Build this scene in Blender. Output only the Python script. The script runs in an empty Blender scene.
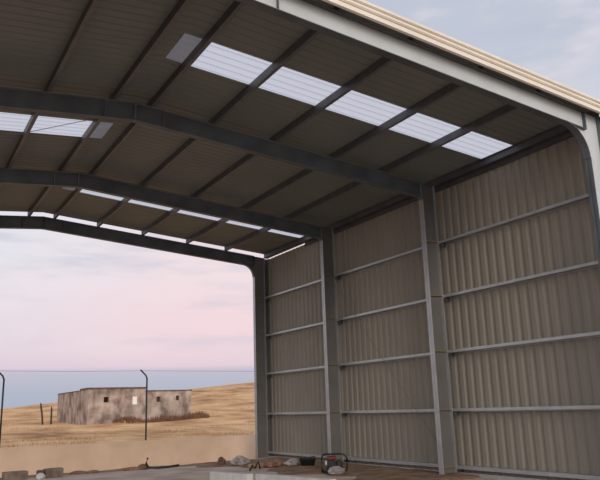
import bpy, math, random
from mathutils import Vector, Matrix

random.seed(7)
scn = bpy.context.scene
COL = scn.collection

# ------------------------------------------------------------------ main sizes (metres)
FR = [0.0, 6.0, 11.83, 17.55]        # portal frame positions along the shed
S = 9.17                             # half span, inner column face to ridge
K = 0.0867                           # roof slope
ZB = 8.334                           # underside of rafter at the column
DR = 0.46                            # rafter depth
D = 0.52                             # column depth
PUR = 0.20                           # purlin depth
XW = 0.73                            # sheeting plane of the wall
YF, YE = -0.30, 17.60                # roof sheet ends
ROOF = ZB + DR + PUR                 # roof sheet height over the column face
def zs(x, h):                        # height on the sloping lines, both slopes
    xx = x if x >= -S else -2*S - x
    return h - K*xx
def mir(x): return -2*S - x

# ------------------------------------------------------------------ materials
def newmat(name):
    m = bpy.data.materials.new(name); m.use_nodes = True
    nt = m.node_tree; b = nt.nodes['Principled BSDF']
    return m, nt, b
def lin(r, g, b):
    f = lambda c: (c/255/12.92) if c/255 <= .04045 else ((c/255+.055)/1.055)**2.4
    return (f(r), f(g), f(b), 1)
def mat(name, c1, c2=None, scale=4.0, rough=.6, metal=0.0, bump=0.0, stretch=(1,1,1), detail=4.0, c3=None, spec=.3, lo=.35, hi=.65):
    m, nt, b = newmat(name)
    b.inputs['Roughness'].default_value = rough
    b.inputs['Metallic'].default_value = metal
    b.inputs['Specular IOR Level'].default_value = spec
    if c2 is None: c2 = tuple(x*.82 for x in c1[:3]) + (1,)
    tc = nt.nodes.new('ShaderNodeTexCoord'); mp = nt.nodes.new('ShaderNodeMapping')
    mp.inputs['Scale'].default_value = stretch
    nz = nt.nodes.new('ShaderNodeTexNoise'); nz.inputs['Scale'].default_value = scale; nz.inputs['Detail'].default_value = detail
    cr = nt.nodes.new('ShaderNodeValToRGB')
    cr.color_ramp.elements[0].position = lo; cr.color_ramp.elements[1].position = hi
    cr.color_ramp.elements[0].color = c1; cr.color_ramp.elements[1].color = c2
    if c3 is not None:
        e = cr.color_ramp.elements.new((lo+hi)/2); e.color = c3
    L = nt.links.new
    L(tc.outputs['Object'], mp.inputs['Vector']); L(mp.outputs['Vector'], nz.inputs['Vector'])
    L(nz.outputs['Fac'], cr.inputs['Fac']); L(cr.outputs['Color'], b.inputs['Base Color'])
    if bump:
        bp = nt.nodes.new('ShaderNodeBump'); bp.inputs['Strength'].default_value = bump; bp.inputs['Distance'].default_value = .05
        L(nz.outputs['Fac'], bp.inputs['Height']); L(bp.outputs['Normal'], b.inputs['Normal'])
    return m

M = {}
M['wall_sheet'] = mat('wall_sheet', (.290,.260,.208,1), (.260,.234,.19,1), .8, .55, stretch=(1,1,.4))
M['roof_sheet'] = mat('roof_sheet', (.235,.252,.232,1), (.205,.222,.208,1), .5, .6)
M['cream'] = mat('cream', lin(238,230,216), lin(230,220,204), 1.5, .5)
M['tan_groove'] = mat('tan_groove', lin(176,150,118), lin(165,140,110), 1.5, .6)
M['steel'] = mat('steel', (.150,.168,.182,1), (.105,.118,.128,1), 1.6, .5, .15)
M['steel_edge_lit'] = mat('steel_edge_lit', (.26,.28,.295,1), (.20,.22,.235,1), 1.6, .5, .15)  # lighter copy of steel: light caught on flange edges is in the colour
M['steel_col'] = mat('steel_col', (.18,.172,.163,1), (.145,.14,.135,1), 1.2, .5, .25)
M['steel_front_lit'] = mat('steel_front_lit', (.585,.61,.615,1), (.54,.56,.565,1), 1.2, .5, .0)  # front frame's lighter copy of steel: brightness from the open sky painted in
M['galv'] = mat('galv', (.50,.505,.505,1), (.42,.43,.435,1), 2.5, .38, .5)
M['purlin'] = mat('purlin', (.13,.13,.135,1), (.10,.10,.106,1), 2.5, .45, .3)
M['purlin_flange_lit'] = mat('purlin_flange_lit', (.175,.175,.18,1), (.14,.14,.145,1), 2.5, .45, .2)  # lighter copy of purlin: lit lower flange painted against the shadowed web
M['rust'] = mat('rust', (.40,.27,.13,1), (.30,.20,.11,1), 5, .7)
M['floor'] = mat('floor', lin(204,186,172), lin(172,154,143), .9, .85, bump=.15, c3=lin(190,172,160))
M['dirt'] = mat('dirt', lin(150,124,100), lin(112,92,76), 2.2, .95, bump=.5, c3=lin(132,108,88))
M['earth'] = mat('earth', lin(160,130,105), lin(120,96,78), 1.3, .95, bump=.4)
M['render'] = mat('render', lin(238,210,184), lin(228,198,171), 1.1, .9, bump=.1)
M['concrete'] = mat('concrete', lin(142,126,112), lin(104,92,82), 3.5, .9, bump=.4)
M['pale_concrete'] = mat('pale_concrete', lin(205,203,200), lin(186,184,182), 3.5, .85, bump=.15)
M['brick'] = mat('brick', lin(150,116,98), lin(118,90,78), 8, .9, bump=.4)
M['stone'] = mat('stone', lin(120,92,74), lin(84,66,56), 7, .9, bump=.5)
M['ruin'] = mat('ruin', lin(196,178,162), lin(122,108,98), 1.3, .95, bump=.4, stretch=(1,1,.75), c3=lin(166,148,136), detail=8)
M['ruin_top'] = mat('ruin_top', lin(120,100,92), lin(90,74,70), 3, .95, bump=.3)
M['hole_shade_pale'] = mat('hole_shade_pale', lin(92,80,74), lin(76,66,62), 5, .95)  # panel colour standing in for the dim shade inside the wing openings
M['hole_shade'] = mat('hole_shade', (.02,.018,.017,1), (.014,.013,.013,1), 5, .95)  # near-black panel colour standing in for shade inside the opening
M['board_as_sky'] = mat('board_as_sky', lin(255,252,248), lin(250,246,240), 3, .8)  # white board in the opening stands in for bright sky seen through
M['plastic_white'] = mat('plastic_white', lin(176,170,170), lin(140,132,130), 6, .5)
M['plastic_black'] = mat('plastic_black', (.025,.027,.03,1), (.018,.018,.02,1), 6, .5)
M['black_metal'] = mat('black_metal', (.03,.027,.03,1), (.02,.02,.022,1), 6, .45, .3)
M['red'] = mat('red', (.20,.026,.022,1), (.13,.022,.02,1), 6, .5)
M['post_green'] = mat('post_green', (.035,.06,.06,1), (.028,.05,.05,1), 6, .5)
M['timber'] = mat('timber', (.085,.06,.055,1), (.055,.04,.038,1), 9, .9, stretch=(1,1,.2))
M['wire'] = mat('wire', (.16,.15,.16,1), (.12,.12,.13,1), 6, .5, .4)
M['weed'] = mat('weed', lin(150,112,84), lin(116,86,68), 3, .95)
M['weed_pale'] = mat('weed_pale', lin(206,168,130), lin(176,138,104), 3, .95)

# dry grass hillside: long soft streaks of straw, brown and ochre
def hill_mat():
    m, nt, b = newmat('dry_grass'); L = nt.links.new
    b.inputs['Roughness'].default_value = 1; b.inputs['Specular IOR Level'].default_value = .05
    tc = nt.nodes.new('ShaderNodeTexCoord'); mp = nt.nodes.new('ShaderNodeMapping'); mp.inputs['Scale'].default_value = (.16,.085,.3)
    n1 = nt.nodes.new('ShaderNodeTexNoise'); n1.inputs['Scale'].default_value = 1.4; n1.inputs['Detail'].default_value = 8; n1.inputs['Roughness'].default_value = .6
    cr = nt.nodes.new('ShaderNodeValToRGB')
    e = cr.color_ramp.elements
    e[0].position = .33; e[0].color = lin(170,126,94)
    e[1].position = .62; e[1].color = lin(246,202,152)
    a = e.new(.43); a.color = lin(208,162,118)
    a = e.new(.52); a.color = lin(232,186,136)
    n2 = nt.nodes.new('ShaderNodeTexNoise'); n2.inputs['Scale'].default_value = 3.0; n2.inputs['Detail'].default_value = 6
    cr2 = nt.nodes.new('ShaderNodeValToRGB')
    cr2.color_ramp.elements[0].position = .3; cr2.color_ramp.elements[0].color = (.62,.6,.58,1)
    cr2.color_ramp.elements[1].position = .6; cr2.color_ramp.elements[1].color = (1,1,1,1)
    mx = nt.nodes.new('ShaderNodeMix'); mx.data_type = 'RGBA'; mx.blend_type = 'MULTIPLY'; mx.inputs[0].default_value = .6
    L(tc.outputs['Object'], mp.inputs['Vector']); L(mp.outputs['Vector'], n1.inputs['Vector']); L(n1.outputs['Fac'], cr.inputs['Fac'])
    mp2 = nt.nodes.new('ShaderNodeMapping'); mp2.inputs['Scale'].default_value = (.5,.2,.5)
    L(tc.outputs['Object'], mp2.inputs['Vector']); L(mp2.outputs['Vector'], n2.inputs['Vector']); L(n2.outputs['Fac'], cr2.inputs['Fac'])
    L(cr.outputs['Color'], mx.inputs[6]); L(cr2.outputs['Color'], mx.inputs[7]); L(mx.outputs[2], b.inputs['Base Color'])
    return m
M['hill'] = hill_mat()

# translucent fibreglass sheet
def skylight_mat(name, tr, df):
    m = bpy.data.materials.new(name); m.use_nodes = True
    nt = m.node_tree; nt.nodes.clear(); L = nt.links.new
    out = nt.nodes.new('ShaderNodeOutputMaterial')
    t = nt.nodes.new('ShaderNodeBsdfTranslucent'); t.inputs['Color'].default_value = (tr,tr,tr*1.015,1)
    d = nt.nodes.new('ShaderNodeBsdfDiffuse'); d.inputs['Color'].default_value = (.6,.6,.62,1)
    mx = nt.nodes.new('ShaderNodeMixShader'); mx.inputs[0].default_value = df
    L(t.outputs[0], mx.inputs[1]); L(d.outputs[0], mx.inputs[2]); L(mx.outputs[0], out.inputs[0])
    return m
M['skylight'] = skylight_mat('fibreglass', .93, .12)
M['ridge_sheet'] = skylight_mat('ridge_fibreglass', .55, .3)

# ------------------------------------------------------------------ mesh helper
class MB:
    def __init__(s): s.v = []; s.f = []
    def add(s, vs, fs):
        n = len(s.v); s.v += [tuple(v) for v in vs]; s.f += [tuple(i+n for i in f) for f in fs]; return s
    def box(s, a, b, mtx=None):
        x0,y0,z0 = a; x1,y1,z1 = b
        vs = [(x0,y0,z0),(x1,y0,z0),(x1,y1,z0),(x0,y1,z0),(x0,y0,z1),(x1,y0,z1),(x1,y1,z1),(x0,y1,z1)]
        if mtx is not None: vs = [mtx @ Vector(v) for v in vs]
        return s.add(vs, [(3,2,1,0),(4,5,6,7),(0,1,5,4),(1,2,6,5),(2,3,7,6),(3,0,4,7)])
    def prism(s, poly, axis, a, b):
        """extrude a 2-D polygon along an axis ('x','y','z') from a to b"""
        n = len(poly)
        def P(p, t): return {'x':(t,p[0],p[1]), 'y':(p[0],t,p[1]), 'z':(p[0],p[1],t)}[axis]
        vs = [P(p,a) for p in poly] + [P(p,b) for p in poly]
        return s.add(vs, [tuple(range(n-1,-1,-1)), tuple(range(n,2*n))] + [(i,(i+1)%n,n+(i+1)%n,n+i) for i in range(n)])
    def strip(s, pts, th, y0, y1):
        """plate following a polyline in x-z, thickness th on its left side, from y0 to y1"""
        q = []
        for i,p in enumerate(pts):
            a = Vector(pts[max(i-1,0)]); b = Vector(pts[min(i+1,len(pts)-1)]); t = (b-a).normalized()
            q.append((p[0]-t.y*th, p[1]+t.x*th))
        for i in range(len(pts)-1):
            s.prism([pts[i],pts[i+1],q[i+1],q[i]], 'y', y0, y1)
        return s
    def tube(s, pts, r, n=8, taper=None):
        pts = [Vector(p) for p in pts]; rings = []
        for i,p in enumerate(pts):
            t = (pts[min(i+1,len(pts)-1)]-pts[max(i-1,0)]).normalized()
            u = t.cross(Vector((0,0,1)));
            if u.length < 1e-3: u = t.cross(Vector((1,0,0)))
            u.normalize(); w = u.cross(t)
            rr = r if taper is None else r*taper[i]
            rings.append([p+rr*(math.cos(2*math.pi*k/n)*u+math.sin(2*math.pi*k/n)*w) for k in range(n)])
        vs = [v for ring in rings for v in ring]; fs = []
        for i in range(len(pts)-1):
            for k in range(n):
                fs.append((i*n+k, i*n+(k+1)%n, (i+1)*n+(k+1)%n, (i+1)*n+k))
        fs += [tuple(range(n-1,-1,-1)), tuple((len(pts)-1)*n+k for k in range(n))]
        return s.add(vs, fs)
    def lathe(s, prof, c, n=20):
        vs = []; fs = []
        for (r,z) in prof:
            for k in range(n):
                a = 2*math.pi*k/n; vs.append((c[0]+r*math.cos(a), c[1]+r*math.sin(a), c[2]+z))
        for i in range(len(prof)-1):
            for k in range(n): fs.append((i*n+k, i*n+(k+1)%n, (i+1)*n+(k+1)%n, (i+1)*n+k))
        fs.append(tuple(range(n-1,-1,-1)))
        return s.add(vs, fs)
    def blob(s, c, r, seed=0, rough=.25, nu=14, nv=9, flat=True):
        """a lumpy stone, bag or clod resting on z = c.z"""
        rnd = random.Random(seed); ph = [rnd.uniform(0,6.28) for _ in range(9)]
        vs = []; fs = []
        for j in range(nv+1):
            th = math.pi*j/nv
            for i in range(nu):
                a = 2*math.pi*i/nu
                q = 1+rough*(math.sin(2*a+ph[0]+2*th)*.5+math.sin(3*a+ph[1]-3*th)*.35+math.sin(5*a+ph[2]+4*th)*.25+rnd.uniform(-.35,.35))
                x = math.sin(th)*math.cos(a)*q; y = math.sin(th)*math.sin(a)*q; z = math.cos(th)*(1+.5*rough*math.sin(3*a+ph[3]))
                if flat: z = max(z, -.55)
                vs.append((c[0]+r[0]*x, c[1]+r[1]*y, c[2]+r[2]*(z+.55)))
        for j in range(nv):
            for i in range(nu):
                fs.append((j*nu+i, (j+1)*nu+i, (j+1)*nu+(i+1)%nu, j*nu+(i+1)%nu))
        return s.add(vs, fs)
    def build(s, name, m, parent=None, smooth=False, bevel=0):
        off = parent_loc(parent) if parent else Vector((0,0,0))
        me = bpy.data.meshes.new(name)
        me.from_pydata([Vector(v)-off for v in s.v], [], s.f); me.update()
        import bmesh
        bm = bmesh.new(); bm.from_mesh(me); bmesh.ops.recalc_face_normals(bm, faces=bm.faces[:]); bm.to_mesh(me); bm.free()
        o = bpy.data.objects.new(name, me); COL.objects.link(o)
        me.materials.append(m if not isinstance(m, str) else M[m])
        if parent: o.parent = parent
        if smooth:
            for p in me.polygons: p.use_smooth = True
        if bevel:
            b = o.modifiers.new('bevel','BEVEL'); b.width = bevel; b.segments = 2; b.limit_method = 'ANGLE'
        return o
def parent_loc(o):
    v = Vector((0,0,0))
    while o: v = v + o.location; o = o.parent
    return v
def tag(o, label, cat, group=None, kind=None):
    o['label'] = label
    if cat: o['category'] = cat
    if group: o['group'] = group
    if kind: o['kind'] = kind
    return o
def thing(name, loc, label, cat, group=None):
    o = bpy.data.objects.new(name, None); o.location = loc; o.empty_display_size = .2; COL.objects.link(o)
    return tag(o, label, cat, group)
def struct(o, label=None):
    o['kind'] = 'structure'
    if label: o['label'] = label
    return o

# ------------------------------------------------------------------ ribbed sheeting
def ribs(v0, v1, pitch, depth, origin=0.0, a=.60, b=.68, c=.92):
    pts = []
    k0 = math.floor((v0-origin)/pitch)-1; k1 = math.ceil((v1-origin)/pitch)+1
    for k in range(k0, k1):
        for t,dp in ((0,0),(a,0),(b,depth),(c,depth)):
            pts.append((origin+(k+t)*pitch, dp))
    def at(v):
        for (p,q) in zip(pts, pts[1:]):
            if p[0] <= v <= q[0]: return p[1]+(q[1]-p[1])*(v-p[0])/(q[0]-p[0])
        return 0
    return [(v0,at(v0))] + [p for p in pts if v0+1e-6 < p[0] < v1-1e-6] + [(v1,at(v1))]
def roof_piece(mb, x0, x1, y0, y1):
    pr = ribs(y0, y1, .25, .013)
    vs = []; fs = []
    for (y,dp) in pr:
        vs += [(x0,y,zs(x0,ROOF)+dp), (x1,y,zs(x1,ROOF)+dp)]
    for i in range(len(pr)-1): fs.append((2*i,2*i+1,2*i+3,2*i+2))
    mb.add(vs, fs)

SKY = [(2.6,3.82), (7.9,9.15), (13.1,14.28)]    # translucent strips along the shed
EAVE = .80
def slope(x0, x1, name, sky):
    mb = MB(); y = YF
    for (a,b) in sky:
        roof_piece(mb, x0, x1, y, a+.02); y = b-.02
    roof_piece(mb, x0, x1, y, YE)
    return struct(mb.build(name, 'roof_sheet'))
slope(-S, EAVE, 'ceiling_right', [SKY[0],SKY[2]])
slope(mir(EAVE), -S, 'ceiling_left', [SKY[1]])
bays = ['front bay', 'middle bay', 'rear bay']
for i,(a,b) in enumerate(SKY):
    for side,(x0,x1) in ((('right',(-S,EAVE)),) if i != 1 else (('left',(mir(EAVE),-S)),)):
        mb = MB(); roof_piece(mb, x0, x1, a, b)
        o = mb.build('skylight_strip', 'skylight')
        tag(o, f'white translucent ribbed skylight strip in the {bays[i]} roof, {side} slope of the ridge', 'skylight', 'translucent roof strips')
# ridge capping
mb = MB()
mb.prism([(-S-.46, zs(-S-.46,ROOF)+.026), (-S,zs(-S,ROOF)+.05), (-S+.46, zs(-S+.46,ROOF)+.026), (-S+.46, zs(-S+.46,ROOF)+.029), (-S,zs(-S,ROOF)+.053), (-S-.46, zs(-S-.46,ROOF)+.029)], 'y', YF, YE)
struct(mb.build('trim_1', 'ridge_sheet'), 'folded ridge capping over the roof')

# cream barge flashing on the front roof edge
def barge(x0, x1):
    mb = MB(); g = MB()
    lo, hi = -.28, .07
    prof = [(YF-.012,lo),(YF-.05,lo+.01),(YF-.05,lo+.10),(YF-.02,lo+.125),(YF-.02,lo+.15),(YF-.05,lo+.175),(YF-.05,lo+.22),(YF-.02,lo+.24),(YF-.02,lo+.265),(YF-.05,lo+.285),(YF-.05,hi-.01),(YF,hi),(YF+.20,hi+.01),(YF+.20,hi),(YF+.01,hi-.02),(YF+.01,lo)]
    n = len(prof); vs = [(x0,y,zs(x0,ROOF)+z) for (y,z) in prof]+[(x1,y,zs(x1,ROOF)+z) for (y,z) in prof]
    mb.add(vs, [tuple(range(n)), tuple(range(2*n-1,n-1,-1))]+[(i,(i+1)%n,n+(i+1)%n,n+i) for i in range(n)])
    for z in (lo+.1375, lo+.2525):
        y0 = YF-.0235
        g.add([(x0,y0,zs(x0,ROOF)+z-.0125),(x1,y0,zs(x1,ROOF)+z-.0125),(x1,y0,zs(x1,ROOF)+z+.0125),(x0,y0,zs(x0,ROOF)+z+.0125)], [(0,1,2,3)])
    return mb, g
for x0,x1,side in ((-S,EAVE+.08,'right'), (mir(EAVE+.08),-S,'left')):
    t = thing('barge_flashing', (x0,YF,zs(x0,ROOF)), f'cream folded barge flashing with tan grooves on the front roof edge, {side} slope', 'flashing', 'cream barge flashings')
    mb, g = barge(x0, x1)
    fs_ = mb.build('flashing_strip', 'cream', t); g.build('groove', 'tan_groove', fs_)

# ------------------------------------------------------------------ right wall
def wall_sheet(y0, y1, z0, z1, x, sgn, name):
    pr = ribs(y0, y1, .32, .038, 0.12, .42, .68, .84); vs = []; fs = []
    for (y,dp) in pr: vs += [(x+sgn*dp,y,z0),(x+sgn*dp,y,z1)]
    for i in range(len(pr)-1): fs.append((2*i,2*i+1,2*i+3,2*i+2))
    return struct(MB().add(vs,fs).build(name, 'wall_sheet'), None)
wall_sheet(-.02, 17.655, 0.02, 8.70, XW+.003, 1, 'wall_right')
mb = MB(); mb.box((XW+.05,-.12,0),(XW+.09,.16,8.75)); mb.box((XW-.12,-.12,0),(XW+.05,-.09,8.75))
struct(mb.build('trim_2', 'cream'), 'cream corner flashing')
mb = MB(); mb.box((D+.012,17.66,.02),(XW+.05,17.69,8.74)); mb.box((XW+.048,17.50,.02),(XW+.06,17.69,8.74))
struct(mb.build('trim_3', 'steel_col'), 'dark closing flashing behind the rear column')

# ------------------------------------------------------------------ portal frames
order = ['front', 'second', 'third', 'rear']
col_place = ['at the front opening', 'between the front and middle bays', 'between the middle and rear bays', 'at the rear opening']
GIRTS = [6.856, 5.166, 3.495, 1.795]
FW = .19; FT = .016; WT = .012
def frame(i):
    RAD = (.80,.10,.10,.55)[i]
    y = FR[i]; mw = 'steel_front_lit' if i == 0 else 'steel'; mc = 'steel_front_lit' if i == 0 else 'steel_col'
    mf = 'steel' if i in (0,3) else 'steel_edge_lit'; mfc = 'steel' if i == 0 else 'galv'
    # rafter, both halves bolted at the ridge
    t = thing('rafter', (-S,y,zs(-S,ZB)), {0:'grey steel rafter over the front opening, sky light added in its colour', 1:'dark steel rafter second from the front, low peak at the ridge', 2:'dark steel rafter third from the front opening', 3:'dark rear rafter with open sky above and below it'}[i], 'roof beam', 'portal rafters')
    web = MB(); lo = MB(); up = MB(); st = []
    for sg in (1,-1):
        X = (lambda x: x) if sg == 1 else mir
        web.prism([(X(-S),zs(-S,ZB)), (X(0),ZB), (X(0),ZB+DR), (X(-S),zs(-S,ZB+DR))], 'y', y-WT/2, y+WT/2)
        arc = []
        for k in range(11):
            a = math.pi/2*k/10
            arc.append((-RAD+RAD*math.sin(a), zs(-RAD,ZB)-RAD+RAD*math.cos(a)))
        web.prism([(X(p[0]),p[1]) for p in arc]+[(X(0),ZB)], 'y', y-WT/2, y+WT/2)
        pts = [(-S,zs(-S,ZB))]+arc
        pts = [(X(p[0]),p[1]) for p in pts]
        if sg == 1: lo.strip(pts, -FT, y-FW/2, y+FW/2)
        else: lo.strip(pts, FT, y-FW/2, y+FW/2)
        up.strip([(X(-S),zs(-S,ZB+DR)-FT),(X(.0),ZB+DR-FT)], FT*sg, y-FW/2, y+FW/2)
        if RAD > .2: lo.strip([(X(-RAD),zs(-RAD,ZB)),(X(0),ZB)], -FT*sg, y-FW/2, y+FW/2)
        e = MB(); e.box((min(X(-.016),X(0)),y-FW/2,ZB-.02),(max(X(-.016),X(0)),y+FW/2,ZB+DR-.02)); st.append(e)
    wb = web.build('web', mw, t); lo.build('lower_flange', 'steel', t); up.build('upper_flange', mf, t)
    MB().box((-S-.014,y-FW/2,zs(-S,ZB)-.03),(-S+.014,y+FW/2,zs(-S,ZB+DR)+.005)).build('apex_plate', mf, t)
    for e in st: e.build('end_plate', mf, t)
    for x in (-S+.75, -S-.75):
        MB().prism([(x-.006,zs(x,ZB)),(x+.006,zs(x,ZB)),(x+.006,zs(x,ZB+DR)-FT),(x-.006,zs(x,ZB+DR)-FT)],'y',y-FW/2+.01,y+FW/2-.01).build('stiffener', mf, wb)
    # columns
    for sg in (1,-1):
        if sg == -1: continue
        X = (lambda x: x) if sg == 1 else mir
        t = thing('steel_column', (X(D/2),y,0), ('painted sky-lit grey' if i == 0 else 'grey')+f' I-shaped steel column {col_place[i]} on the ribbed side wall', 'column', 'portal columns')
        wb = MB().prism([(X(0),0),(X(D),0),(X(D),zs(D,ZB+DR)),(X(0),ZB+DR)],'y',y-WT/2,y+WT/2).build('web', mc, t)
        MB().box((0,y-FW/2,0),(FT,y+FW/2,zs(-RAD,ZB)-RAD)).build('inner_flange', mfc, t)
        MB().prism([(D-FT,0),(D,0),(D,zs(D,ZB+DR)),(D-FT,zs(D,ZB+DR))],'y',y-FW/2,y+FW/2).build('outer_flange', mfc if i else mf, t)
        of = [c for c in t.children if c.name.startswith('outer_flange')][0]
        for z in GIRTS+[.2]:
            for sd in ((-1,1) if 0 < i < 3 else ((-1,) if i == 3 else (1,))):
                MB().box((D+.011,y+sd*.16-.006,z-.11),(XW-.012,y+sd*.16+.006,z+.07)).build('girt_cleat','purlin',of)
        MB().box((-.04,y-.15,0),(D+.04,y+.15,.022)).build('base_plate', mfc, t)
        for z in GIRTS+[.2]:
            for sd in ((-1,1) if 0 < i < 3 else ((-1,) if i == 3 else (1,))):
                a,b = (y-FW/2, y-WT/2) if sd == -1 else (y+WT/2, y+FW/2)
                MB().box((FT,a,z+.05),(D-FT,b,z+.062)).build('stiffener', 'rust' if i else 'steel', wb)
for i in range(4): frame(i)

# ------------------------------------------------------------------ girts (C sections, open side down)
def cee_down(mb, y0, y1, z, h=.20, fl=.075, x0=D+.004, x1=XW-.002, t=.006):
    zt = z+h/2-.02
    mb.box((x0,y0,zt),(x1,y1,zt+t)); mb.box((x0,y0,zt-fl),(x0+t,y1,zt)); mb.box((x1-t,y0,zt-fl-.03),(x1,y1,zt))
    mb.box((x0+t,y0,zt-fl),(x0+.022,y1,zt-fl+t))
lvl = ['top', 'second', 'third', 'fourth']
for b in range(3):
    for k,z in enumerate(GIRTS):
        mb = MB(); cee_down(mb, FR[b]+.10, FR[b+1]-.10, z)
        o = mb.build('wall_girt', 'galv')
        tag(o, f'galvanised horizontal wall girt in the {bays[b]}, {lvl[k]} of four above the base rail', 'girt', 'galvanised wall girts')
    mb = MB(); cee_down(mb, FR[b]+.10, FR[b+1]-.10, .17, h=.26, fl=.09)
    mb.box((D+.02,FR[b]+.10,0),(D+.03,FR[b+1]-.10,.10))
    tag(mb.build('base_rail', 'galv'), f'grey steel base rail along the foot of the {bays[b]} wall', 'rail', 'base rails of the wall')
    # eave beam, and the dark closing angle under it
    mb = MB(); y0, y1 = FR[b]+.001-(.1 if b == 0 else 0), FR[b+1]-.001
    xa, xb = D+.02, XW-.004
    za = zs(xa,ROOF)-.004; zl = 8.738
    mb.box((xa,y0,zl),(xa+.008,y1,za)); mb.box((xa,y0,zl),(xb,y1,zl+.008)); mb.box((xa-.07,y0,za-.012),(xa,y1,za-.004))
    tag(mb.build('eave_purlin', 'purlin'), f'dark eave purlin where the {bays[b]} roof meets the side wall', 'purlin', 'eave purlins')
    if b < 2:
        if b == 1: y1 = 14.2
        mb = MB(); mb.box((XW-.06,y0,8.60),(XW-.004,y1,8.61)); mb.box((XW-.012,y0,8.60),(XW-.004,y1,8.737))
        tag(mb.build('eave_angle', 'purlin'), f'dark steel closing angle along the top edge of the {bays[b]} wall', 'angle', 'closing angles at the wall top')

# ------------------------------------------------------------------ purlins
PX_R = [-8.78,-7.08,-5.22,-3.24,-1.42]
PX_L = [-9.74,-11.30,-13.2]
num = ['first','second','third','fourth','fifth']
def cee(mb, x, y0, y1, t=.005, fl=.09, h=PUR-.004):
    z = zs(x, ZB+DR)+.001
    mb.box((x,y0,z+t),(x+t,y1,z+h))
    mb.box((x,y0,z+h-t),(x+fl,y1,z+h))
    mb.box((x+fl-t,y0,z+h-.022),(x+fl,y1,z+h-.002))
for b in range(3):
    y0 = FR[b]+.004; y1 = FR[b+1]+(.04 if b == 2 else 0)-.004
    for side,xs in (('right',PX_R),('left',PX_L)):
        for k,x in enumerate(xs):
            t = thing('roof_purlin', (x,y0,zs(x,ZB+DR)), f'dark steel roof purlin in the {bays[b]}, {num[k]} from the ridge on the {side} slope', 'purlin', 'roof purlins')
            mb = MB(); cee(mb, x, y0, y1); mb.build('channel', 'purlin', t)
            mb = MB(); z = zs(x,ZB+DR)+.001; mb.box((x,y0,z),(x+.09,y1,z+.005)); mb.box((x+.085,y0,z+.005),(x+.09,y1,z+.024)); mb.build('lower_flange', 'purlin_flange_lit', t)
            for f in ((b,b+1) if b == 0 else (b+1,)):
                c = MB(); zz = zs(x,ZB+DR)
                yy = FR[f]-.09 if f > b else FR[f]+.03
                c.box((x-.012,yy,zz+.001),(x-.002,yy+.07,zz+.15)); c.build('cleat', 'purlin', t)

# bracing rods
def rod(pts, label):
    tag(MB().tube(pts, .008, 6).build('bracing_rod', 'steel'), label, 'rod', 'diagonal bracing rods')
rod([(-8.95,6.05,zs(-8.95,ZB+.40)),(-14.6,11.75,zs(-14.6,ZB+.40))], 'thin dark bracing rod crossing diagonally below the skylight in the middle bay roof')
rod([(D-.06,11.75,6.55),(D-.06,6.08,.35)], 'thin diagonal bracing rod across the middle bay of the side wall')

# ------------------------------------------------------------------ floor, ground, boundary wall
def grid(nx, ny, fx, name, m, smooth=True):
    vs = []; fs = []
    for j in range(ny+1):
        for i in range(nx+1): vs.append(fx(i/nx, j/ny))
    for j in range(ny):
        for i in range(nx): a = j*(nx+1)+i; fs.append((a,a+1,a+nx+2,a+nx+1))
    return MB().add(vs,fs).build(name, m, smooth=smooth)
mb = MB(); mb.box((-20,-3,-.25),(.95,16.3,0)); struct(mb.build('floor','floor'))
def nz(x,y,s=0): return math.sin(x*1.7+s)*math.cos(y*2.1+s*2)+.5*math.sin(x*4.3+y*3.1+s)+.3*math.sin(x*9.1-y*7.3+s)
def apron(u,v):
    x = -40+90*u; y = 16.28+3.6*v
    return (x,y,-.03-.14*v+.025*nz(x,y))
struct(grid(180,14,apron,'ground_1','earth'), 'bare brown earth strip before the low boundary wall')
def fore(u,v): return (-60+120*u, -60+57.05*v, -.06)
struct(grid(8,8,fore,'ground_2','earth'), 'bare earth outside the front opening')
struct(grid(6,6,lambda u,v:(.93+50*u,-3+19.3*v,-.06),'ground_3','earth'))
struct(grid(6,6,lambda u,v:(-60+40.02*u,-3+19.3*v,-.06),'ground_4','earth'))
# low loose soil lying along the wall foot
def mound(u,v):
    y = 5.0+11.6*v
    w = 2.9+.5*math.sin(y*1.3)+.25*math.sin(y*3.7+1)+.9*max(0,(y-12.5)/4)
    x = .60-w*(1-u)
    h = .07*math.sin(math.pi*min(1,u*1.3)*.5)*(1 if 0 < v < 1 else 0)
    if u == 0: h = -.01
    return (x,y,h+.012*nz(x*2,y*2)*(0 if u in (0,1) else 1)+.004)
tag(grid(26,110,mound,'dirt','dirt'), 'loose brown soil and dust lying along the foot of the side wall', 'soil', kind='stuff')
mb = MB(); mb.box((-40,19.5,-.35),(40,19.72,.90)); mb.box((-40,19.49,.90),(40,19.73,.915))
struct(mb.build('wall_boundary','render'), 'low plain tan rendered boundary wall beyond the shed')

# hillside of dry grass
def hill(u,v):
    Y = 19.7+ (v**1.7)*230
    X = -110+330*u
    s = (Y-19.7)/105
    crest = 3.10+.0845*max(X,-40)-.00002*X*X
    base = .60+.010*X
    e = min(1.0,s)
    z = base+(crest-base)*(e**1.22)
    if s > 1: z = crest-(s-1)**2*6
    # gentle rise towards the right
    z += .10*math.sin(X*.13+Y*.05)*min(1,s*2)+.05*nz(X*.4,Y*.3)*min(1,s*3)
    return (X,Y,z)
HX = hill
struct(grid(120,90,hill,'hill','hill'), 'gently rising hillside of dry golden grass')
def hz(X,Y):
    v = max(0,((Y-19.7)/230))**(1/1.7); u = (X+110)/330
    return hill(u,v)[2]

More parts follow.
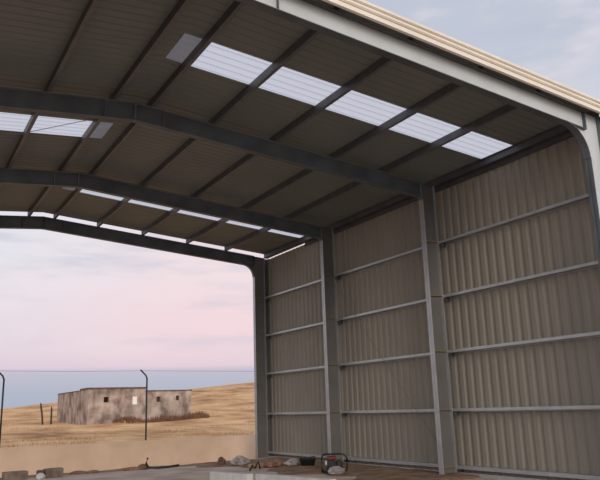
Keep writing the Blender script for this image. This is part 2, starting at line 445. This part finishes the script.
# tufts of dry weeds: brown by the ruin, pale along the slope
def weeds(name, spots, m, hmin, hmax, n, label):
    mb = MB(); rnd = random.Random(3)
    for (cx,cy,rx,ry) in spots:
        for _ in range(n):
            a = rnd.uniform(0,6.28); q = math.sqrt(rnd.random())
            x = cx+rx*q*math.cos(a); y = cy+ry*q*math.sin(a); z = hz(x,y)-.03; h = rnd.uniform(hmin,hmax)*(1-.5*q)
            dx = rnd.uniform(-.3,.3)*h; dy = rnd.uniform(-.2,.2)*h; w = h*.09+.01; b = rnd.uniform(0,3.14)
            mb.add([(x-w*math.cos(b),y-w*math.sin(b),z),(x+w*math.cos(b),y+w*math.sin(b),z),(x+dx*.5+w*.7,y+dy*.5,z+h*.6),(x+dx,y+dy,z+h)], [(0,1,2),(0,2,3)])
    tag(mb.build(name,m), label, 'weeds', kind='stuff')
weeds('weeds', [(7.5,48.9,2.2,.5),(9.6,49.2,1.3,.6),(4.2,49.3,1.3,.4),(10.9,50.0,.9,1.0)], 'weed', .3,.85, 700, 'brown dry weeds grown up against the ruined concrete building')
weeds('dry_grass', [(random.uniform(-12,30),random.uniform(20.5,70),random.uniform(.5,2.5),random.uniform(.3,.9)) for _ in range(60)], 'weed_pale', .10,.30, 110, 'pale tufts of dry grass scattered over the hillside')

# ------------------------------------------------------------------ ruined block building
def panel_x(mb, x0, x1, y, th, z0, z1, holes):
    """wall along x with rectangular holes (xa, xb, za, zb)"""
    xs = sorted({x0,x1}|{h[0] for h in holes}|{h[1] for h in holes}); zz = sorted({z0,z1}|{h[2] for h in holes}|{h[3] for h in holes})
    for a,b in zip(xs,xs[1:]):
        for c,d in zip(zz,zz[1:]):
            mx,mz = (a+b)/2,(c+d)/2
            if any(h[0]<mx<h[1] and h[2]<mz<h[3] for h in holes): continue
            mb.box((a,y,c),(b,y+th,d))
RX, RY = .95, 50.0
t = thing('ruined_building', (RX,RY,1.2), 'abandoned flat roofed concrete block building with small square openings on the hillside', 'building')
mb = MB(); panel_x(mb, RX, 5.85, RY, .3, .7, 4.10, [(2.25,2.68,3.0,3.45),(4.72,5.18,2.78,3.48)]); fw = mb.build('front_wall','ruin',t)
MB().box((RX,RY+.3,.7),(RX+.3,RY+2.6,4.10)).build('side_wall','ruin',t)
MB().box((RX-.15,RY+2.6,.7),(RX+.2,RY+11,4.02)).build('side_wall','ruin',t)
mb = MB(); panel_x(mb, 5.85, 10.2, RY+.25, .3, .7, 3.86, [(6.95,7.32,2.95,3.40),(8.75,9.05,3.05,3.45)]); ww = mb.build('wing_wall','ruin',t)
MB().box((9.9,RY+.55,.7),(10.2,RY+9,3.86)).build('end_wall','ruin',t)
MB().box((RX+.3,RY+10.7,.7),(9.9,RY+11,3.8)).build('rear_wall','ruin',t)
MB().box((RX-.06,RY-.06,4.10),(5.92,RY+2.7,4.24)).build('parapet','ruin_top',t)
MB().box((RX-.18,RY+2.6,4.02),(5.9,RY+11,4.10)).build('roof_slab','ruin_top',t)
MB().box((5.92,RY+.2,3.86),(10.28,RY+9,3.96)).build('wing_roof','ruin_top',t)
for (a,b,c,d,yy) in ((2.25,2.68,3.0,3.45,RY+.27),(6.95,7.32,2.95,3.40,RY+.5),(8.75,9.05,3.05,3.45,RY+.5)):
    MB().box((a,yy,c),(b,yy+.02,d)).build('window','hole_shade' if a < 4 else 'hole_shade_pale',fw if a < 4 else ww)['label'] = 'square window opening, inner shade painted on a dark panel'
MB().box((4.72,RY+.12,2.78),(5.18,RY+.15,3.48)).build('window','board_as_sky',fw)['label'] = 'window opening with a white board painted as the bright sky behind'

# old wooden stakes left of the ruin
for (x,y,h,lean,lab) in ((-1.42,56.0,1.95,-.24,'taller leaning weathered wooden stake on the dry slope'),(-.72,56.0,1.55,-.02,'shorter upright weathered wooden stake nearest the ruined building')):
    z = hz(x,y)-.15
    o = MB().tube([(x,y,z),(x+lean*.4,y,z+h*.5),(x+lean,y,z+h*.92),(x+lean*1.08,y,z+h+.1)], .085, 7, [1,.95,.9,.6]).build('wooden_stake','timber')
    tag(o, lab, 'stake', 'old wooden stakes')

# boundary fence posts with cranked tops, and the wire between them
tips = []
for (x,lab) in ((-9.90,'dark green cranked fence post nearest the edge of the open end, left of the ruin'),(-4.17,'dark green cranked fence post standing in front of the ruined building')):
    t = thing('fence_post', (x,19.61,.9), lab, 'fence post', 'cranked fence posts')
    MB().tube([(x,19.61,.88),(x,19.61,3.50)], .034, 10).build('pole','post_green',t,smooth=True)
    MB().tube([(x,19.61,3.47),(x-.05,19.61,3.60),(x-.29,19.61,3.84)], .032, 10).build('cranked_arm','post_green',t,smooth=True)
    tips.append((x-.27,19.61,3.80))
tag(MB().tube([(-16.0,19.61,3.78),tips[0],((tips[0][0]+tips[1][0])/2,19.61,3.775),tips[1],(1.4,19.61,3.77)], .006, 5).build('fence_wire','wire'), 'thin fence wire strung between the cranked post tips', 'wire')

# ------------------------------------------------------------------ kerbs and debris
def prism_z(poly, z0, z1): return MB().prism(poly,'z',z0,z1)
def beam(p, q, w, h, name, m, lab, cat, group, z=0):
    p = Vector(p); q = Vector(q); t = (q-p).normalized(); n = Vector((t.y,-t.x))*w
    if n.x < 0: n = -n
    o = prism_z([p,q,q+n,p+n], z, z+h).build(name, m, bevel=.015)
    return tag(o, lab, cat, group)
beam((-5.42,10.0),(-5.02,8.30), .22,.30,'concrete_kerb','pale_concrete','farther pale concrete kerb block lying on the shed floor','kerb','pale kerb blocks')
beam((-4.80,8.26),(-4.26,5.30), .24,.30,'concrete_kerb','pale_concrete','nearer pale concrete kerb block running out of the picture bottom','kerb','pale kerb blocks')
def lump(name, c, r, seed, m, lab, cat, group=None, rough=.25):
    return tag(MB().blob(c, r, seed, rough).build(name, m), lab, cat, group)
def block(name, c, size, rz, m, lab, cat, group=None, tilt=0):
    mt = Matrix.Translation(c) @ Matrix.Rotation(rz,4,'Z') @ Matrix.Rotation(tilt,4,'X')
    a,b,h = size
    return tag(MB().box((-a/2,-b/2,0),(a/2,b/2,h),mt).build(name,m,bevel=.02), lab, cat, group)
# concrete lumps at the left of the slab edge
block('concrete_block',(-9.85,16.0,0),(.74,.42,.27),.15,'concrete','grey broken concrete block nearest the fence, at the slab edge','concrete block','broken concrete blocks')
block('concrete_block',(-9.02,16.05,0),(.26,.30,.25),-.3,'stone','small dark concrete block between two larger grey ones','concrete block','broken concrete blocks')
block('concrete_block',(-8.62,16.0,0),(.58,.40,.29),.1,'concrete','larger greenish grey concrete block beside a small dark one','concrete block','broken concrete blocks')
lump('stone',(-9.12,15.55,0),(.16,.13,.12),4,'pale_concrete','small whitish lump lying before the concrete blocks','stone','stones on the slab edge')
for k,(x,y,r,lab) in enumerate(((-7.65,16.55,.16,'reddish brick lump at the slab edge right of the concrete blocks'),(-7.1,16.65,.13,'smaller reddish brick lump in the rubble by the boundary wall'),(-5.75,16.35,.17,'brown brick lump on the slab edge beside the dark pipe'))):
    lump('brick_rubble',(x,y,0-.02),(r*1.9,r,r*.5),20+k,'brick',lab,'brick','brick rubble')
lump('stone',(-5.35,16.3,-.01),(.2,.14,.13),31,'stone','brown stone beside the dark pipe on the slab edge','stone','stones on the slab edge')
mb = MB(); mb.tube([(-5.25,16.1,.42),(-5.3,16.12,.22),(-5.2,16.1,.08),(-4.9,16.0,.05),(-4.5,15.95,.06),(-4.1,15.9,.10)], .04, 8)
tag(mb.build('pipe','plastic_black',smooth=True),'short dark bent pipe lying on the slab edge','pipe')
# along the wall foot
lump('stone',(-2.50,15.6,0.0),(.17,.16,.19),41,'stone','dark brown stone leaning beside the white crumpled bag','stone','stones by the wall')
lump('plastic_bag',(-2.02,15.0,0.02),(.38,.26,.20),42,'plastic_white','large crumpled whitish plastic bag at the rear column','bag','crumpled plastic bags',.3)
lump('plastic_bag',(-1.02,12.75,.05),(.25,.2,.13),43,'plastic_white','small crumpled pale bag beside the black tub','bag','crumpled plastic bags',.4)
for k,(x,y,r,lab) in enumerate(((-1.75,13.0,.17,'large reddish rubble lump near the foot of the rear bay wall'),(-1.45,13.1,.13,'middle sized reddish rubble lump beside the large one'),(-1.25,13.45,.15,'reddish rubble lump closest to the rear bay wall'))):
    lump('brick_rubble',(x,y,.03),(r*1.3,r,r*.9),50+k,'brick',lab,'brick','brick rubble')
for k,(x,y,r,lab) in enumerate(((-2.35,13.3,.14,'pale sandy clod on the soil before the rear column'),(-2.0,13.2,.16,'larger pale sandy clod beside another on the soil'))):
    lump('clod',(x,y,.02),(r*1.2,r,r*.7),60+k,'earth',lab,'clod','sandy clods')
mb = MB(); mb.tube([(-2.95,12.3,.02),(-2.85,12.3,.18),(-2.72,12.35,.08),(-2.62,12.3,.30),(-2.55,12.3,.06)], .035, 7)
tag(mb.build('twisted_scrap','black_metal',smooth=True),'twisted dark metal scrap lying behind the pale kerb','scrap')
# black tub
t = thing('rubber_tub', (-.85,11.95,.05), 'black round rubber tub standing against the third column foot', 'tub')
MB().lathe([(.22,0),(.30,.24),(.315,.25),(.315,.265),(.29,.265),(.28,.24),(.21,.03),(.0,.03)], (-.85,11.95,.05), 22).build('body','plastic_black',t,smooth=True)
for a in (0.3, 3.44):
    c = Vector((-.85+.31*math.cos(a), 11.95+.31*math.sin(a), .295)); w = Vector((-math.sin(a),math.cos(a),0))*.09
    MB().tube([c-w, c-w*.8+Vector((0,0,.05)), c+w*.8+Vector((0,0,.05)), c+w], .016, 6).build('handle','plastic_black',t)
# small machine in a tube frame
gx, gy, gz = -1.34, 9.5, .04
t = thing('portable_engine', (gx,gy,gz), 'small red engine inside a black tubular carrying frame before the third column', 'machine')
W2, D2, H = .40, .22, .53
def P(x,y,z): return (gx+.86*x+.51*y, gy-.51*x+.86*y, gz+z)
fr = MB()
for s in (-1,1):
    q = [P(-W2,s*D2,.02),P(-W2,s*D2,H-.10),P(-W2+.03,s*D2,H-.03),P(-W2+.10,s*D2,H),P(W2-.14,s*D2,H),P(W2-.04,s*D2,H-.05),P(W2,s*D2,H-.14),P(W2,s*D2,.10),P(W2-.03,s*D2,.03),P(W2-.1,s*D2,.015),P(-W2,s*D2,.02)]
    fr.tube(q, .016, 8)
for (x,z) in ((-W2,.02),(W2-.06,.02),(-W2+.08,H),(W2-.14,H)): fr.tube([P(x,-D2,z),P(x,D2,z)], .018, 8)
fr.build('tube_frame','black_metal',t,smooth=True)
R3 = Matrix.Translation((gx,gy,gz)) @ Matrix.Rotation(-.535,4,'Z')
MB().box((-.22,-.16,.14),(.02,.16,.36),R3).build('engine_block','black_metal',t,bevel=.02)
MB().box((-.24,-.18,.36),(.06,.18,.47),R3).build('fuel_tank','red',t,bevel=.04)
MB().box((.04,-.15,.12),(.26,.15,.34),R3).build('alternator','black_metal',t,bevel=.05)
MB().box((-.30,-.05,.20),(-.22,.12,.34),R3).build('silencer','galv',t,bevel=.02)
for sx in (-1,1): MB().box((sx*.3-.04,-.2,0),(sx*.3+.04,.2,.03),R3).build('foot','black_metal',t)
MB().box((-.25,-.18,.02),(.28,.18,.14),R3).build('cradle','black_metal',t,bevel=.01)
lump('crumpled_sheet',(gx-.28,gy-.55,.03),(.32,.17,.13),71,'plastic_white','crumpled whitish sheet lying before the red engine','sheet',None,.45)

# ------------------------------------------------------------------ sky and light
w = bpy.data.worlds.new('dusk_sky'); scn.world = w; w.use_nodes = True
nt = w.node_tree; nt.nodes.clear(); L = nt.links.new
out = nt.nodes.new('ShaderNodeOutputWorld'); bg = nt.nodes.new('ShaderNodeBackground'); L(bg.outputs[0], out.inputs[0])
tc = nt.nodes.new('ShaderNodeTexCoord'); sx = nt.nodes.new('ShaderNodeSeparateXYZ'); L(tc.outputs['Generated'], sx.inputs[0])
def ramp(stops):
    r = nt.nodes.new('ShaderNodeValToRGB'); e = r.color_ramp.elements
    e[0].position, e[0].color = stops[0]; e[1].position, e[1].color = stops[-1]
    for p,c in stops[1:-1]: q = e.new(p); q.color = c
    return r
def noise(scale, vec, detail=5, rough=.55):
    mp = nt.nodes.new('ShaderNodeMapping'); mp.inputs['Scale'].default_value = vec
    L(tc.outputs['Generated'], mp.inputs['Vector'])
    n = nt.nodes.new('ShaderNodeTexNoise'); n.inputs['Scale'].default_value = scale; n.inputs['Detail'].default_value = detail; n.inputs['Roughness'].default_value = rough
    L(mp.outputs[0], n.inputs['Vector']); return n
def mixc(fac, a, b, blend='MIX'):
    m = nt.nodes.new('ShaderNodeMix'); m.data_type = 'RGBA'; m.blend_type = blend
    if isinstance(fac, (int,float)): m.inputs[0].default_value = fac
    else: L(fac, m.inputs[0])
    for k,v in ((6,a),(7,b)):
        if isinstance(v, tuple): m.inputs[k].default_value = v
        else: L(v, m.inputs[k])
    return m.outputs[2]
def maprange(src, a, b, c=0.0, d=1.0):
    m = nt.nodes.new('ShaderNodeMapRange'); m.interpolation_type = 'SMOOTHSTEP'
    L(src, m.inputs[0]); m.inputs[1].default_value = a; m.inputs[2].default_value = b; m.inputs[3].default_value = c; m.inputs[4].default_value = d
    return m.outputs[0]
# elevation ramp, cool (left of the view) and pink (right of the view)
cool = ramp([(0.0,lin(168,178,197)),(.03,lin(178,184,200)),(.050,lin(192,191,206)),(.058,lin(196,192,208)),(.063,lin(220,206,219)),(.085,lin(227,214,224)),(.14,lin(231,223,231)),(.20,lin(230,228,236)),(.29,lin(225,228,238)),(.45,lin(190,198,214)),(.62,lin(176,185,205)),(1,lin(168,178,200))])
pink = ramp([(0.0,lin(172,178,196)),(.03,lin(180,184,200)),(.050,lin(190,190,206)),(.056,lin(196,192,208)),(.062,lin(228,207,217)),(.085,lin(241,215,221)),(.14,lin(243,219,224)),(.20,lin(242,224,228)),(.29,lin(228,222,230)),(.45,lin(196,202,216)),(.62,lin(184,192,210)),(1,lin(172,181,202))])
L(sx.outputs['Z'], cool.inputs[0]); L(sx.outputs['Z'], pink.inputs[0])
col = mixc(maprange(sx.outputs['X'], .05, .42), cool.outputs[0], pink.outputs[0])
above = maprange(sx.outputs['Z'], .066, .12)
def gate(f):
    q = nt.nodes.new('ShaderNodeMath'); q.operation = 'MULTIPLY'; L(f, q.inputs[0]); L(above, q.inputs[1]); return q.outputs[0]
n1 = noise(3.4, (1,1,6.5)); col = mixc(gate(maprange(n1.outputs['Fac'], .48, .68, 0, .6)), col, lin(188,194,212))
n2 = noise(4.2, (1.2,1,3.2), 6); col = mixc(gate(maprange(n2.outputs['Fac'], .48, .66, 0, .5)), col, lin(240,228,235))
# brighter warm sky behind the camera, where the sun has just gone down
back = maprange(sx.outputs['Y'], .2, -.9)
low = maprange(sx.outputs['Z'], .7, .0)
mm = nt.nodes.new('ShaderNodeMath'); mm.operation = 'MULTIPLY'; L(back, mm.inputs[0]); L(low, mm.inputs[1])
col = mixc(mm.outputs[0], col, (1.5,1.47,1.46,1))
L(col, bg.inputs['Color']); bg.inputs['Strength'].default_value = 1.0

sun = bpy.data.lights.new('evening_glow','SUN'); sun.energy = 1.1; sun.angle = math.radians(24); sun.color = (1,.88,.76)
so = bpy.data.objects.new('evening_glow', sun); COL.objects.link(so)
dv = Vector((.27,1,-.34)).normalized(); so.rotation_euler = dv.to_track_quat('-Z','Y').to_euler()

# ------------------------------------------------------------------ camera
cam = bpy.data.cameras.new('camera'); co = bpy.data.objects.new('camera', cam); COL.objects.link(co)
Rv = Vector((0.85981766,-0.50964746,-0.03119398)); Uv = Vector((-0.09459183,-0.21902381,0.97112355)); Fv = Vector((0.50176287,0.83203848,0.23652903))
m = Matrix.Identity(4)
for r in range(3): m[r][0] = Rv[r]; m[r][1] = Uv[r]; m[r][2] = -Fv[r]
m.translation = Vector((-13.96906,-9.76402,2.03672))
co.matrix_world = m
cam.sensor_width = 36; cam.sensor_fit = 'HORIZONTAL'; cam.lens = 36*689.45/600; cam.clip_end = 2000
scn.camera = co
scn.view_settings.view_transform = 'Standard'
scn.view_settings.look = 'None'
scn.view_settings.exposure = 0
scn.cycles.max_bounces = 8; scn.cycles.diffuse_bounces = 5; scn.cycles.use_denoising = True
